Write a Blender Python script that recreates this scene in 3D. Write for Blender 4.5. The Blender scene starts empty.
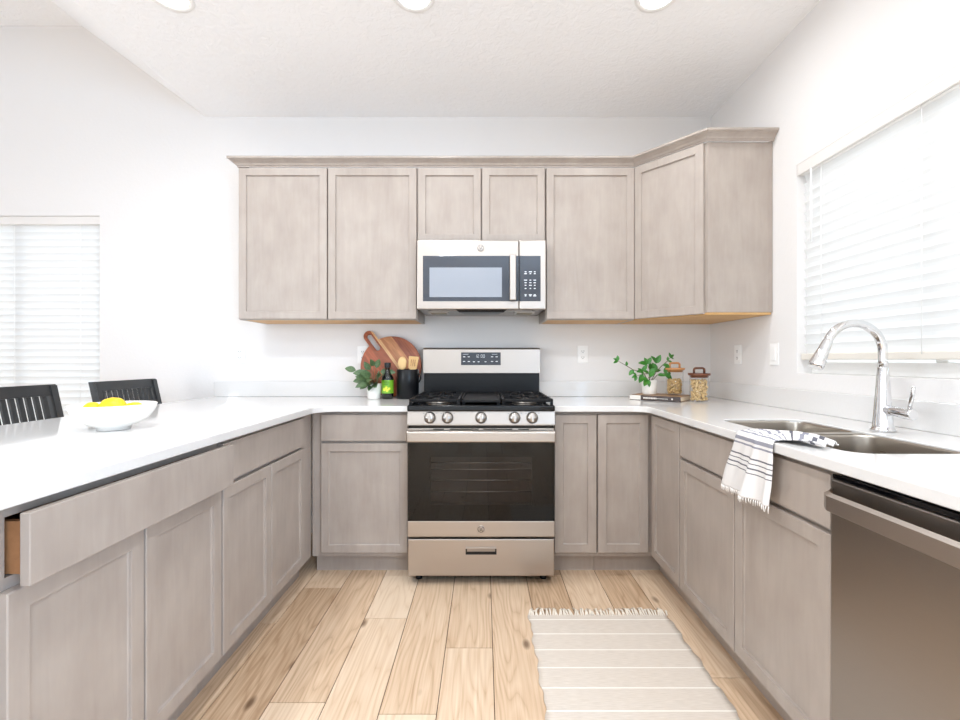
import bpy, bmesh, math, random
from mathutils import Vector, Matrix
PI = math.pi
sc = bpy.context.scene
col = sc.collection

# ------------------------------------------------------------------ camera
cd = bpy.data.cameras.new('camera'); cam = bpy.data.objects.new('camera', cd); col.objects.link(cam)
EYE = 1.157
cam.location = (0, 0, EYE); cam.rotation_euler = (PI/2, 0, 0)
cd.sensor_width = 36; cd.lens = 453/960*36; cd.shift_x = -4/960; cd.clip_start = .02
sc.camera = cam
# ------------------------------------------------------------------ world, daylight, added fill lights, exposure
w = bpy.data.worlds.new('sky'); sc.world = w; w.use_nodes = True
w.node_tree.nodes['Background'].inputs[0].default_value = (.90, .95, 1.0, 1)
w.node_tree.nodes['Background'].inputs[1].default_value = 1.1
def area(name, loc, rot, sx, sy, power, color):
    l = bpy.data.lights.new(name, 'AREA'); l.shape = 'RECTANGLE'; l.size = sx; l.size_y = sy
    l.energy = power; l.color = color
    o = bpy.data.objects.new(name, l); col.objects.link(o); o.location = loc; o.rotation_euler = rot
    return o
area('daylight_kitchen_window', (1.86, 1.60, 1.75), (0, PI/2, 0), 1.7, 1.9, 10, (.84, .93, 1))     # outside, facing -X
area('daylight_dining_window', (-3.17, 3.45, 1.5), (-PI/2, 0, 0), 1.9, 2.0, 10, (.90, .96, 1))     # outside, facing -Y
area('fill_rear_door', (-1.2, -4.25, 1.25), (PI/2, 0, 0), 5.0, 2.4, 20, (.86, .94, 1.03))      # added fill from behind, through an invented rear glass door
area('fill_right_window', (1.80, -1.9, 1.35), (0, PI/2, 0), 1.7, 2.6, 165, (.54, .81, 1.15))   # added cool fill for the left run, outside an invented right-wall window
area('fill_left_window', (-4.98, -2.2, 1.7), (0, -PI/2, 0), 1.6, 2.4, 115, (.86, .95, 1.04))   # added fill for the right wall, outside an invented left-wall window
vs = sc.view_settings
sc.display_settings.display_device = 'sRGB'
vs.view_transform = 'Standard'; vs.look = 'None'; vs.gamma = 1; vs.use_curve_mapping = False
vs.exposure = 0.22
sc.cycles.use_denoising = True
sc.cycles.max_bounces = 10; sc.cycles.diffuse_bounces = 6; sc.cycles.transparent_max_bounces = 24
sc.cycles.caustics_reflective = False; sc.cycles.caustics_refractive = False

# ------------------------------------------------------------------ materials
def srgb(r, g, b):
    f = lambda c: (c/255/12.92) if c/255 <= .04045 else ((c/255+.055)/1.055)**2.4
    return (f(r), f(g), f(b), 1)
class NT:
    def __init__(s, name):
        s.m = bpy.data.materials.new(name); s.m.use_nodes = True
        s.t = s.m.node_tree; s.b = s.t.nodes['Principled BSDF']; s.out = s.t.nodes['Material Output']
    def n(s, typ, **kw):
        nd = s.t.nodes.new(typ)
        for k, v in kw.items():
            if k.startswith('i_'):
                key = k[2:]; nd.inputs[int(key) if key.isdigit() else key].default_value = v
            else: setattr(nd, k, v)
        return nd
    def l(s, a, ai, b, bi): s.t.links.new(a.outputs[ai], b.inputs[bi])
    def coord(s, scale=(1, 1, 1), kind='Object', rnd=True):
        tc = s.n('ShaderNodeTexCoord'); mp = s.n('ShaderNodeMapping'); mp.inputs['Scale'].default_value = scale
        if rnd:
            oi = s.n('ShaderNodeObjectInfo'); ad = s.n('ShaderNodeVectorMath', operation='MULTIPLY_ADD')
            cx = s.n('ShaderNodeCombineXYZ'); s.l(oi, 'Random', cx, 0); s.l(oi, 'Random', cx, 1); s.l(oi, 'Random', cx, 2)
            s.l(cx, 0, ad, 0); ad.inputs[1].default_value = (13, 17, 11); s.l(tc, kind, ad, 2); s.l(ad, 0, mp, 0)
        else: s.l(tc, kind, mp, 0)
        return mp
    def ramp(s, stops):
        r = s.n('ShaderNodeValToRGB'); e = r.color_ramp.elements
        while len(e) < len(stops): e.new(.5)
        for x, (p, c) in zip(e, stops): x.position = p; x.color = c
        return r
    def bump(s, node, out, strength, dist=.002):
        b = s.n('ShaderNodeBump'); b.inputs['Strength'].default_value = strength; b.inputs['Distance'].default_value = dist
        s.l(node, out, b, 'Height'); s.l(b, 0, s.b, 'Normal')
def plain(name, c, rough=.5, metal=0, noise=0, spec=.5, nscale=6, bump=0, coat=0):
    k = NT(name); k.b.inputs['Base Color'].default_value = c; k.b.inputs['Roughness'].default_value = rough
    k.b.inputs['Metallic'].default_value = metal; k.b.inputs['Specular IOR Level'].default_value = spec
    k.b.inputs['Coat Weight'].default_value = coat; k.b.inputs['Coat Roughness'].default_value = .05
    mp = k.coord((nscale,)*3); nz = k.n('ShaderNodeTexNoise'); nz.inputs['Detail'].default_value = 3; k.l(mp, 0, nz, 0)
    a = tuple(max(0, x*(1-noise)) for x in c[:3])+(1,); b = tuple(min(1, x*(1+noise)) for x in c[:3])+(1,)
    r = k.ramp([(.3, a), (.7, b)]); k.l(nz, 0, r, 0); k.l(r, 0, k.b, 'Base Color')
    if bump: k.bump(nz, 0, bump)
    return k.m
def wood(name, dark, light, scale, rough=.45, ring=0, bumps=.05, spec=.5):
    k = NT(name); mp = k.coord(scale)
    n1 = k.n('ShaderNodeTexNoise'); n1.inputs['Scale'].default_value = 1; n1.inputs['Detail'].default_value = 6
    n1.inputs['Distortion'].default_value = .6; k.l(mp, 0, n1, 0)
    mp2 = k.coord((9, 9, 6)); n2 = k.n('ShaderNodeTexNoise'); n2.inputs['Detail'].default_value = 3; n2.inputs['Scale'].default_value = 1; k.l(mp2, 0, n2, 0)
    mx = k.n('ShaderNodeMix', data_type='FLOAT'); mx.inputs[0].default_value = .62; k.l(n1, 0, mx, 2); k.l(n2, 0, mx, 3)
    r = k.ramp([(.3, dark), (.7, light)]); k.l(mx, 0, r, 0); k.l(r, 0, k.b, 'Base Color')
    k.b.inputs['Roughness'].default_value = rough; k.b.inputs['Specular IOR Level'].default_value = spec
    k.bump(n1, 0, bumps, .001)
    return k.m
def emis(name, c, s):
    k = NT(name); k.b.inputs['Base Color'].default_value = c; k.b.inputs['Emission Color'].default_value = c
    k.b.inputs['Emission Strength'].default_value = s; return k.m
def glass(name, tint=(1, 1, 1, 1), gloss=.08, rough=.0):
    k = NT(name); tr = k.n('ShaderNodeBsdfTransparent'); tr.inputs[0].default_value = tint
    gl = k.n('ShaderNodeBsdfGlossy'); gl.inputs['Roughness'].default_value = rough
    fr = k.n('ShaderNodeFresnel'); fr.inputs[0].default_value = 1.45
    ge = k.n('ShaderNodeNewGeometry'); iv = k.n('ShaderNodeMath', operation='SUBTRACT'); iv.inputs[0].default_value = 1; k.l(ge, 'Backfacing', iv, 1)
    ml = k.n('ShaderNodeMath', operation='MULTIPLY'); k.l(fr, 0, ml, 0); k.l(iv, 0, ml, 1)
    mx = k.n('ShaderNodeMixShader'); k.l(ml, 0, mx, 0); k.l(tr, 0, mx, 1); k.l(gl, 0, mx, 2); k.l(mx, 0, k.out, 0)
    return k.m
M = {}
def wallpaint(name, c, scale, strength):
    k = NT(name); k.b.inputs['Base Color'].default_value = c; k.b.inputs['Roughness'].default_value = .75
    k.b.inputs['Specular IOR Level'].default_value = .25
    mp = k.coord((scale,)*3, rnd=False); nz = k.n('ShaderNodeTexNoise'); nz.inputs['Detail'].default_value = 4; nz.inputs['Scale'].default_value = 1; nz.inputs['Distortion'].default_value = .8
    k.l(mp, 0, nz, 0); r = k.ramp([(.42, (0, 0, 0, 1)), (.6, (1, 1, 1, 1))]); k.l(nz, 0, r, 0); k.bump(r, 0, strength, .004)
    return k.m
M['wall'] = wallpaint('wall_paint', srgb(230, 227, 225), 45, .06)
M['ceiling'] = wallpaint('ceiling_paint', srgb(252, 252, 253), 30, .3)
M['trim'] = plain('white_trim', srgb(244, 243, 241), .4)
M['cab'] = wood('taupe_stained_maple', srgb(160, 148, 139), srgb(176, 165, 156), (40, 40, 5), .38, spec=.45)
M['cab_shadow'] = plain('dark_cabinet_inside', srgb(90, 80, 72), .7)
M['maple'] = wood('natural_maple', srgb(196, 150, 92), srgb(218, 175, 118), (6, 50, 50), .5)
M['quartz'] = plain('white_quartz', srgb(222, 220, 218), .07, noise=.012, nscale=30, spec=.5)
def steel(name, c, rough, stretch):
    k = NT(name); k.b.inputs['Base Color'].default_value = c; k.b.inputs['Metallic'].default_value = 1
    mp = k.coord(stretch); nz = k.n('ShaderNodeTexNoise'); nz.inputs['Scale'].default_value = 1; nz.inputs['Detail'].default_value = 4; k.l(mp, 0, nz, 0)
    mr = k.n('ShaderNodeMapRange'); mr.inputs[3].default_value = rough-.05; mr.inputs[4].default_value = rough+.08; k.l(nz, 0, mr, 0); k.l(mr, 0, k.b, 'Roughness')
    k.bump(nz, 0, .02, .0003)
    return k.m
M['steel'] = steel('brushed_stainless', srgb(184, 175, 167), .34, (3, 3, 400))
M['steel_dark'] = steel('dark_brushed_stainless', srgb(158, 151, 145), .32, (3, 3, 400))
M['sink'] = steel('sink_stainless', srgb(186, 178, 168), .28, (6, 6, 90))
M['knob'] = plain('satin_knob_metal', srgb(172, 167, 162), .28, 1)
M['chrome'] = plain('chrome', srgb(225, 225, 226), .06, 1)
M['black_gloss'] = plain('black_gloss', srgb(10, 10, 12), .08, spec=.4)
M['black_satin'] = plain('black_satin', srgb(17, 18, 21), .28, noise=.1, spec=.3)
M['iron'] = plain('cast_iron', srgb(18, 18, 20), .45, spec=.2, noise=.2, nscale=60, bump=.1)
M['reflection_glass'] = plain('reflection_grey_glass', srgb(60, 65, 74), .06, spec=.7)  # black glass, base greyed to carry the bright room's reflection
M['mesh_glass'] = plain('window_screen_glass', srgb(150, 156, 166), .12, spec=.8)
M['display'] = plain('display_panel', srgb(62, 66, 74), .2)
M['print'] = plain('white_print', srgb(225, 228, 232), .5)
M['print_grey'] = plain('grey_print', srgb(120, 120, 122), .5)
M['charcoal'] = plain('charcoal_paint', srgb(46, 47, 48), .35, noise=.08)
M['white_ceramic'] = plain('white_ceramic', srgb(240, 237, 232), .18)
M['lemon'] = plain('lemon_peel', srgb(246, 200, 16), .4, noise=.06, nscale=120, bump=.15)
M['wood_spoon'] = wood('pale_utensil_wood', srgb(214, 172, 112), srgb(238, 204, 146), (60, 60, 8), .55)
M['lid_wood'] = wood('acacia_lid_wood', srgb(84, 48, 32), srgb(132, 78, 50), (20, 60, 60), .45)
M['lid_wood_light'] = wood('light_lid_wood', srgb(176, 118, 70), srgb(212, 158, 104), (20, 60, 60), .45)
M['leaf'] = plain('sage_leaf', srgb(84, 108, 70), .45, noise=.3, nscale=25)
M['leaf_bright'] = plain('bright_leaf', srgb(56, 122, 40), .35, noise=.3, nscale=25)
M['stem'] = plain('plant_stem', srgb(92, 84, 48), .6)
M['soil'] = plain('potting_soil', srgb(58, 44, 34), .9, noise=.3, nscale=80, bump=.4)
M['bottle'] = plain('dark_bottle_glass', srgb(14, 20, 16), .05, spec=.7)
M['label_green'] = plain('green_label', srgb(112, 168, 38), .4, noise=.1)
M['label_yellow'] = plain('yellow_label_print', srgb(222, 222, 70), .45)
M['label_dark'] = plain('dark_green_print', srgb(42, 92, 30), .45)
M['pasta'] = plain('dry_pasta', srgb(246, 210, 156), .5, noise=.22, nscale=60)
M['pasta_b'] = plain('dry_mixed_pasta', srgb(222, 186, 130), .5, noise=.45, nscale=45)
M['paper'] = plain('page_paper', srgb(236, 222, 200), .8, noise=.06)
M['book_cover'] = plain('dark_book_cover', srgb(58, 42, 36), .4)
M['book_top'] = plain('brown_book_cover', srgb(168, 132, 98), .45, noise=.08)
M['orange_print'] = plain('cream_print', srgb(226, 220, 212), .5)
M['glass'] = glass('clear_glass')
M['pane'] = glass('window_glass', (.97, .98, .98, 1))
M['oven_glass'] = glass('smoked_oven_glass', (.58, .56, .55, 1))
M['oven_inside'] = plain('oven_enamel', srgb(70, 60, 56), .4)
M['lamp_lens'] = emis('lamp_lens', (1, .98, .95, 1), 6)
M['rug_fringe'] = plain('cream_yarn', srgb(232, 222, 208), .9)
M['black_matte'] = plain('black_enamel', srgb(9, 9, 10), .5, spec=.1)
M['blind_rail'] = plain('cream_blind_rail', srgb(226, 220, 210), .4)
def blind_mat():
    k = NT('white_blind_slat'); k.b.inputs['Base Color'].default_value = srgb(244, 244, 243); k.b.inputs['Roughness'].default_value = .4
    tl = k.n('ShaderNodeBsdfTranslucent'); tl.inputs[0].default_value = (.9, .9, .9, 1)
    mx = k.n('ShaderNodeMixShader'); mx.inputs[0].default_value = .35; k.l(k.b, 0, mx, 1); k.l(tl, 0, mx, 2); k.l(mx, 0, k.out, 0)
    return k.m
M['blind'] = blind_mat()
M['valance'] = plain('offwhite_valance', srgb(228, 224, 220), .5)
def cutting_mat():
    k = NT('acacia_board'); mp = k.coord((1, 1, 1), rnd=False)
    sx = k.n('ShaderNodeSeparateXYZ'); k.l(mp, 0, sx, 0)
    nz = k.n('ShaderNodeTexNoise'); mp2 = k.coord((5, 60, 60), rnd=False); k.l(mp2, 0, nz, 0); nz.inputs['Scale'].default_value = 1; nz.inputs['Detail'].default_value = 5; nz.inputs['Distortion'].default_value = 1.2
    # glued staves along local x, each with its own tone
    mr = k.n('ShaderNodeMapRange'); mr.inputs[1].default_value = -.2; mr.inputs[2].default_value = .2; k.l(sx, 2, mr, 0)
    stv = k.n('ShaderNodeValToRGB'); stv.color_ramp.interpolation = 'CONSTANT'; e = stv.color_ramp.elements
    stops = [(0, srgb(172, 98, 66)), (.11, srgb(150, 84, 58)), (.20, srgb(196, 138, 94)), (.33, srgb(186, 126, 84)), (.385, srgb(226, 184, 134)), (.43, srgb(160, 88, 58)), (.60, srgb(178, 98, 66)), (.78, srgb(166, 92, 62))]
    while len(e) < len(stops): e.new(.5)
    for x, (p, c) in zip(e, stops): x.position = p; x.color = c
    k.l(mr, 0, stv, 0)
    gr = k.ramp([(.3, (.62, .55, .5, 1)), (.65, (1.08, 1.06, 1.04, 1))]); k.l(nz, 0, gr, 0)
    mm = k.n('ShaderNodeMix', data_type='RGBA', blend_type='MULTIPLY'); mm.inputs[0].default_value = 1; k.l(stv, 0, mm, 6); k.l(gr, 0, mm, 7); k.l(mm, 2, k.b, 'Base Color')
    k.b.inputs['Roughness'].default_value = .4
    return k.m
M['board'] = cutting_mat()
def floor_mat():
    k = NT('oak_planks')
    at = k.n('ShaderNodeAttribute', attribute_name='plank_tone')
    tc = k.n('ShaderNodeTexCoord')
    cb = k.n('ShaderNodeCombineXYZ'); m3 = k.n('ShaderNodeMath', operation='MULTIPLY'); m3.inputs[1].default_value = 37; k.l(at, 'Fac', m3, 0)
    k.l(m3, 0, cb, 0); k.l(m3, 0, cb, 1); k.l(m3, 0, cb, 2)
    ad = k.n('ShaderNodeVectorMath', operation='ADD'); k.l(tc, 'Object', ad, 0); k.l(cb, 0, ad, 1)
    def mapped(s):
        mp = k.n('ShaderNodeMapping'); mp.inputs['Scale'].default_value = s; k.l(ad, 0, mp, 0); return mp
    fine = k.n('ShaderNodeTexNoise'); fine.inputs['Scale'].default_value = 1; fine.inputs['Detail'].default_value = 6; fine.inputs['Distortion'].default_value = .4; k.l(mapped((120, 3.2, 10)), 0, fine, 0)
    broad = k.n('ShaderNodeTexNoise'); broad.inputs['Scale'].default_value = 1; broad.inputs['Detail'].default_value = 2; k.l(mapped((6.5, .75, 3)), 0, broad, 0)
    # cathedral rings
    wv = k.n('ShaderNodeMath', operation='MULTIPLY'); wv.inputs[1].default_value = 34; k.l(broad, 0, wv, 0)
    fr = k.n('ShaderNodeMath', operation='PINGPONG'); fr.inputs[1].default_value = 1; k.l(wv, 0, fr, 0)
    pw = k.n('ShaderNodeMath', operation='POWER'); pw.inputs[1].default_value = .45; k.l(fr, 0, pw, 0); fr = pw
    mx = k.n('ShaderNodeMix', data_type='FLOAT'); mx.inputs[0].default_value = .30; k.l(fine, 0, mx, 2); k.l(fr, 0, mx, 3)
    mx2 = k.n('ShaderNodeMix', data_type='FLOAT'); mx2.inputs[0].default_value = .36; k.l(mx, 0, mx2, 2); k.l(at, 'Fac', mx2, 3)
    r = k.ramp([(.27, srgb(176, 144, 113)), (.5, srgb(211, 182, 152)), (.73, srgb(229, 206, 180))]); k.l(mx2, 0, r, 0)
    vo = k.n('ShaderNodeTexVoronoi', feature='F1'); vo.inputs['Scale'].default_value = 1; k.l(mapped((5.2, 2.4, 1)), 0, vo, 0)
    kn = k.ramp([(.0, (.10, .07, .05, 1)), (.04, (.20, .14, .10, 1)), (.10, (1, 1, 1, 1))]); k.l(vo, 'Distance', kn, 0)
    mm = k.n('ShaderNodeMix', data_type='RGBA', blend_type='MULTIPLY'); mm.inputs[0].default_value = .8; k.l(r, 0, mm, 6); k.l(kn, 0, mm, 7)
    k.l(mm, 2, k.b, 'Base Color'); k.b.inputs['Roughness'].default_value = .42; k.b.inputs['Specular IOR Level'].default_value = .35
    k.bump(fine, 0, .08, .001)
    return k.m
M['floor'] = floor_mat()
M['floor_gap'] = plain('plank_gap', srgb(92, 66, 46), .8)
def rug_mat():
    k = NT('woven_cotton'); mp = k.coord((1, 1, 1), rnd=False); sx = k.n('ShaderNodeSeparateXYZ'); k.l(mp, 0, sx, 0)
    wv = k.n('ShaderNodeTexNoise'); mp2 = k.coord((25, 320, 1), rnd=False); k.l(mp2, 0, wv, 0); wv.inputs['Scale'].default_value = 1
    ad = k.n('ShaderNodeMath', operation='ADD'); ad.inputs[1].default_value = 1.045 - .0885; k.l(sx, 1, ad, 0)
    md = k.n('ShaderNodeMath', operation='MODULO'); md.inputs[1].default_value = .1045; k.l(ad, 0, md, 0)
    ls = k.n('ShaderNodeMath', operation='LESS_THAN'); ls.inputs[1].default_value = .0055; k.l(md, 0, ls, 0)
    r = k.ramp([(.3, srgb(207, 195, 182)), (.7, srgb(220, 209, 197))]); k.l(wv, 0, r, 0)
    mx = k.n('ShaderNodeMix', data_type='RGBA'); k.l(ls, 0, mx, 0); k.l(r, 0, mx, 6); mx.inputs[7].default_value = srgb(240, 235, 226)
    k.l(mx, 2, k.b, 'Base Color'); k.b.inputs['Roughness'].default_value = .95; k.b.inputs['Specular IOR Level'].default_value = .1
    k.bump(wv, 0, .35, .003); return k.m
M['rug'] = rug_mat()
def towel_mat():
    k = NT('striped_towel'); uv = k.n('ShaderNodeUVMap'); sx = k.n('ShaderNodeSeparateXYZ'); k.l(uv, 0, sx, 0)
    g = srgb(104, 103, 110); g2 = srgb(142, 142, 152); wh = srgb(224, 221, 219)
    r = k.n('ShaderNodeValToRGB'); r.color_ramp.interpolation = 'CONSTANT'; e = r.color_ramp.elements
    stops = [(0, wh)]
    for a in (.235, .272, .309, .346): stops += [(a, g), (a+.011, wh)]
    stops += [(.425, g2), (.437, wh), (.452, g2), (.475, wh), (.51, g2), (.535, wh), (.56, g2), (.575, wh), (.63, g2), (.66, wh), (.70, g2), (.72, wh), (.78, g), (.80, wh), (.85, g2), (.88, wh), (.93, g), (.955, wh)]
    while len(e) < len(stops): e.new(.5)
    for x, (p, c) in zip(e, stops): x.position = p; x.color = c
    k.l(sx, 1, r, 0); k.l(r, 0, k.b, 'Base Color'); k.b.inputs['Roughness'].default_value = .9; k.b.inputs['Specular IOR Level'].default_value = .1
    mp = k.coord((300, 300, 300)); nz = k.n('ShaderNodeTexNoise'); nz.inputs['Scale'].default_value = 1; k.l(mp, 0, nz, 0); k.bump(nz, 0, .25, .002)
    return k.m
M['towel'] = towel_mat()

# ------------------------------------------------------------------ mesh helpers
class MB:
    def __init__(s): s.bm = bmesh.new(); s.mats = []; s.cur = 0
    def use(s, m):
        if m not in s.mats: s.mats.append(m)
        s.cur = s.mats.index(m); return s
    def _fin(s, faces, smooth=False):
        for f in faces: f.material_index = s.cur; f.smooth = smooth
    def box(s, x0, x1, y0, y1, z0, z1, bev=0, seg=2, mat=None):
        before = set(s.bm.faces)
        r = bmesh.ops.create_cube(s.bm, size=1)
        Mx = Matrix.Translation(((x0+x1)/2, (y0+y1)/2, (z0+z1)/2)) @ Matrix.Diagonal((abs(x1-x0), abs(y1-y0), abs(z1-z0), 1))
        if mat is not None: Mx = mat @ Mx
        bmesh.ops.transform(s.bm, matrix=Mx, verts=r['verts'])
        if bev:
            ed = list({e for v in r['verts'] for e in v.link_edges})
            bmesh.ops.bevel(s.bm, geom=ed, offset=bev, segments=seg, affect='EDGES', profile=.5)
        s._fin([f for f in s.bm.faces if f not in before]); return s
    def loops(s, loops, close=False, cap0=True, cap1=True, smooth=True):
        vs_ = [[s.bm.verts.new(p) for p in lp] for lp in loops]; fs = []
        n = len(loops[0]); rng = range(len(loops)) if close else range(len(loops)-1)
        for i in rng:
            a, b = vs_[i], vs_[(i+1) % len(loops)]
            for j in range(n): fs.append(s.bm.faces.new((a[j], a[(j+1) % n], b[(j+1) % n], b[j])))
        if not close:
            caps = []
            if cap0: caps.append(s.bm.faces.new(list(reversed(vs_[0]))))
            if cap1: caps.append(s.bm.faces.new(vs_[-1]))
            s._fin(caps)
        s._fin(fs, smooth); return s
    def lathe(s, prof, c=(0, 0, 0), n=32, axis='z', cap0=True, cap1=True, mat=None, smooth=True):
        lps = []
        for r, h in prof:
            lp = []
            for i in range(n):
                a = 2*PI*i/n; p = Vector((r*math.cos(a), r*math.sin(a), h))
                if axis == 'y': p = Vector((p.x, -p.z, p.y))     # height runs toward -y
                if axis == 'x': p = Vector((p.z, p.x, p.y))
                p = p + Vector(c)
                if mat is not None: p = mat @ p
                lp.append(p)
            lps.append(lp)
        return s.loops(lps, cap0=cap0, cap1=cap1, smooth=smooth)
    def tube(s, pts, rad, n=12, cap=True):
        pts = [Vector(p) for p in pts]
        if not isinstance(rad, (list, tuple)): rad = [rad]*len(pts)
        lps = []; up = None
        for i, p in enumerate(pts):
            t = (pts[min(i+1, len(pts)-1)]-pts[max(i-1, 0)]).normalized()
            if up is None: up = t.orthogonal().normalized()
            up = (up - t*up.dot(t)).normalized(); sd = t.cross(up)
            lps.append([p+(up*math.cos(2*PI*k/n)+sd*math.sin(2*PI*k/n))*rad[i] for k in range(n)])
        return s.loops(lps, cap0=cap, cap1=cap)
    def prism(s, poly, z0, z1, holes=(), bev=0, mat=None):
        before = set(s.bm.faces); bev_before = set(s.bm.edges)
        es = []
        for lp in [poly]+list(holes):
            v = [s.bm.verts.new((p[0], p[1], z0)) for p in lp]
            es += [s.bm.edges.new((v[i], v[(i+1) % len(v)])) for i in range(len(v))]
        bmesh.ops.triangle_fill(s.bm, use_beauty=True, use_dissolve=False, edges=es)
        f0 = [f for f in s.bm.faces if f not in before]
        ex = bmesh.ops.extrude_face_region(s.bm, geom=f0)
        nv = [g for g in ex['geom'] if isinstance(g, bmesh.types.BMVert)]
        bmesh.ops.translate(s.bm, vec=(0, 0, z1-z0), verts=nv)
        nf = [f for f in s.bm.faces if f not in before]
        bmesh.ops.recalc_face_normals(s.bm, faces=nf)
        if bev:
            ed = [e for e in s.bm.edges if e not in bev_before and len(e.link_faces) == 2 and e.calc_face_angle() > 1.2 and abs(e.verts[0].co.z-e.verts[1].co.z) < 1e-6]
            bmesh.ops.bevel(s.bm, geom=ed, offset=bev, segments=2, affect='EDGES', profile=.5)
        nf = [f for f in s.bm.faces if f not in before]
        if mat is not None: bmesh.ops.transform(s.bm, matrix=mat, verts=list({v for f in nf for v in f.verts}))
        s._fin(nf); return s
    def grid(s, fn, nu, nv, smooth=True, uv=False):
        V = [[s.bm.verts.new(fn(i/nu, j/nv)) for j in range(nv+1)] for i in range(nu+1)]
        ly = s.bm.loops.layers.uv.verify() if uv else None; fs = []
        for i in range(nu):
            for j in range(nv):
                f = s.bm.faces.new((V[i][j], V[i+1][j], V[i+1][j+1], V[i][j+1])); fs.append(f)
                if uv:
                    for lp, (a, b) in zip(f.loops, ((i, j), (i+1, j), (i+1, j+1), (i, j+1))): lp[ly].uv = (a/nu, b/nv)
        s._fin(fs, smooth); return s
    def build(s, name, mat=None, parent=None, loc=None, rot=None, recalc=True):
        if recalc: bmesh.ops.recalc_face_normals(s.bm, faces=s.bm.faces)
        me = bpy.data.meshes.new(name); s.bm.to_mesh(me); s.bm.free()
        for m in (s.mats or [mat]): me.materials.append(m)
        o = bpy.data.objects.new(name, me); col.objects.link(o)
        if parent is not None: o.parent = parent
        if loc: o.location = loc
        if rot: o.rotation_euler = rot
        return o
def thing(name, label, cat, loc=(0, 0, 0), rz=0, group=None, rot=None):
    o = bpy.data.objects.new(name, None); col.objects.link(o); o.location = loc; o.rotation_euler = rot or (0, 0, rz)
    o.empty_display_size = .05
    return tag(o, label, cat, group)
def tag(o, label, cat, group=None):
    o['label'] = label; o['category'] = cat
    if group: o['group'] = group
    return o
def struct(o): o['kind'] = 'structure'; return o
def rrect(x0, x1, y0, y1, r, n=6):
    pts = []
    for cx, cy, a0 in ((x1-r, y1-r, 0), (x0+r, y1-r, 90), (x0+r, y0+r, 180), (x1-r, y0+r, 270)):
        for k in range(n+1):
            a = math.radians(a0+90*k/n); pts.append((cx+r*math.cos(a), cy+r*math.sin(a)))
    return pts
def dup(root, loc=None, rz=None, label=None, group=None, rot=None):
    r = root.copy(); col.objects.link(r)
    if loc: r.location = loc
    if rz is not None: r.rotation_euler = (0, 0, rz)
    if rot: r.rotation_euler = rot
    if label: r['label'] = label
    if group: r['group'] = group
    for ch in list(root.children):
        c = ch.copy(); col.objects.link(c); c.parent = r
        for g in ch.children:
            d = g.copy(); col.objects.link(d); d.parent = c
    return r

# ------------------------------------------------------------------ room
XR, YB, HC = 1.522, 3.04, 2.785           # right wall, back wall, kitchen ceiling
XL, YR, HD = -4.7, -4.0, 3.40            # far left wall, rear wall, dining ceiling
XS, XT = -1.86, -2.70                    # ceiling slope from here to here
# floor: separate boards in one mesh
b = MB(); b.use(M['floor_gap']).box(XL, XR, YR, YB, -.06, -.003); b.use(M['floor'])
rnd = random.Random(5); tones = [0]
W, L0 = .19, 1.22; joints = {-6: 1.99, -5: 2.30, -3: 2.03, -1: 1.82, -4: 2.75, -2: 2.70, 0: 2.6, 1: 2.42}
lane = math.floor((XL-.035)/W)
while .035+lane*W < XR:
    x0, x1 = max(XL, .035+lane*W), min(XR, .035+(lane+1)*W)
    y = joints.get(lane, rnd.uniform(1.2, 2.4))
    while y > YR: y -= L0
    while y < YB:
        y0, y1 = max(YR, y), min(YB, y+L0)
        if x1-x0 > .01 and y1-y0 > .01:
            b.box(x0+.0016, x1-.0016, y0+.0016, y1-.0016, -.003, 0); tones.append(rnd.random())
        y += L0
    lane += 1
fl = struct(b.build('floor', recalc=False))
at = fl.data.attributes.new('plank_tone', 'FLOAT', 'FACE')
for i in range(len(fl.data.polygons)): at.data[i].value = tones[i//6]
T = .12
# kitchen window opening (right wall) and dining window opening (back wall)
WY0, WY1, WZ0, WZ1 =   .97, 2.205, 1.093, 2.105
DX0, DX1, DZ0, DZ1 = -3.76, -2.58, .62, 2.125
b = MB()
LY0, LY1, LZ0, LZ1 = -3.1, -.7, .6, 2.15
b.box(XR, XR+T, YR-T, LY0, 0, HD).box(XR, XR+T, LY1, WY0, 0, HD).box(XR, XR+T, LY0, LY1, 0, LZ0).box(XR, XR+T, LY0, LY1, LZ1, HD).box(XR, XR+T, WY1, YB+T, 0, HD).box(XR, XR+T, WY0, WY1, 0, WZ0).box(XR, XR+T, WY0, WY1, WZ1, HD)
struct(b.build('wall_right', M['wall']))
b = MB()
b.box(XL, DX0, YB, YB+T, 0, HD).box(DX1, XR, YB, YB+T, 0, HD).box(DX0, DX1, YB, YB+T, 0, DZ0).box(DX0, DX1, YB, YB+T, DZ1, HD)
struct(b.build('wall_back', M['wall']))
PY0, PY1, PZ0, PZ1 = -3.4, -1.0, .95, 2.45
b = MB()
b.box(XL-T, XL, YR-T, PY0, 0, HD).box(XL-T, XL, PY1, YB+T, 0, HD).box(XL-T, XL, PY0, PY1, 0, PZ0).box(XL-T, XL, PY0, PY1, PZ1, HD)
struct(b.build('wall_left', M['wall']))
RX0, RX1, RZ1 = -3.5, 1.1, 2.35
b = MB(); b.box(XL, RX0, YR-T, YR, 0, HD).box(RX1, XR, YR-T, YR, 0, HD).box(RX0, RX1, YR-T, YR, RZ1, HD)
struct(b.build('wall_rear', M['wall']))
struct(MB().box(XS, XR, YR, YB, HC, HC+.08).build('ceiling', M['ceiling']))
b = MB(); b.loops([[(XS, y, HC), (XT, y, HD), (XT, y, HD+.08), (XS, y, HC+.08)] for y in (YR, YB)], smooth=False)
struct(b.build('ceiling_slope', M['ceiling']))
struct(MB().box(XL, XT, YR, YB, HD, HD+.08).build('ceiling_dining', M['ceiling']))
struct(MB().box(XL, -1.84, YB-.014, YB, 0, .09, .003).build('baseboard_back', M['trim']))
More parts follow.
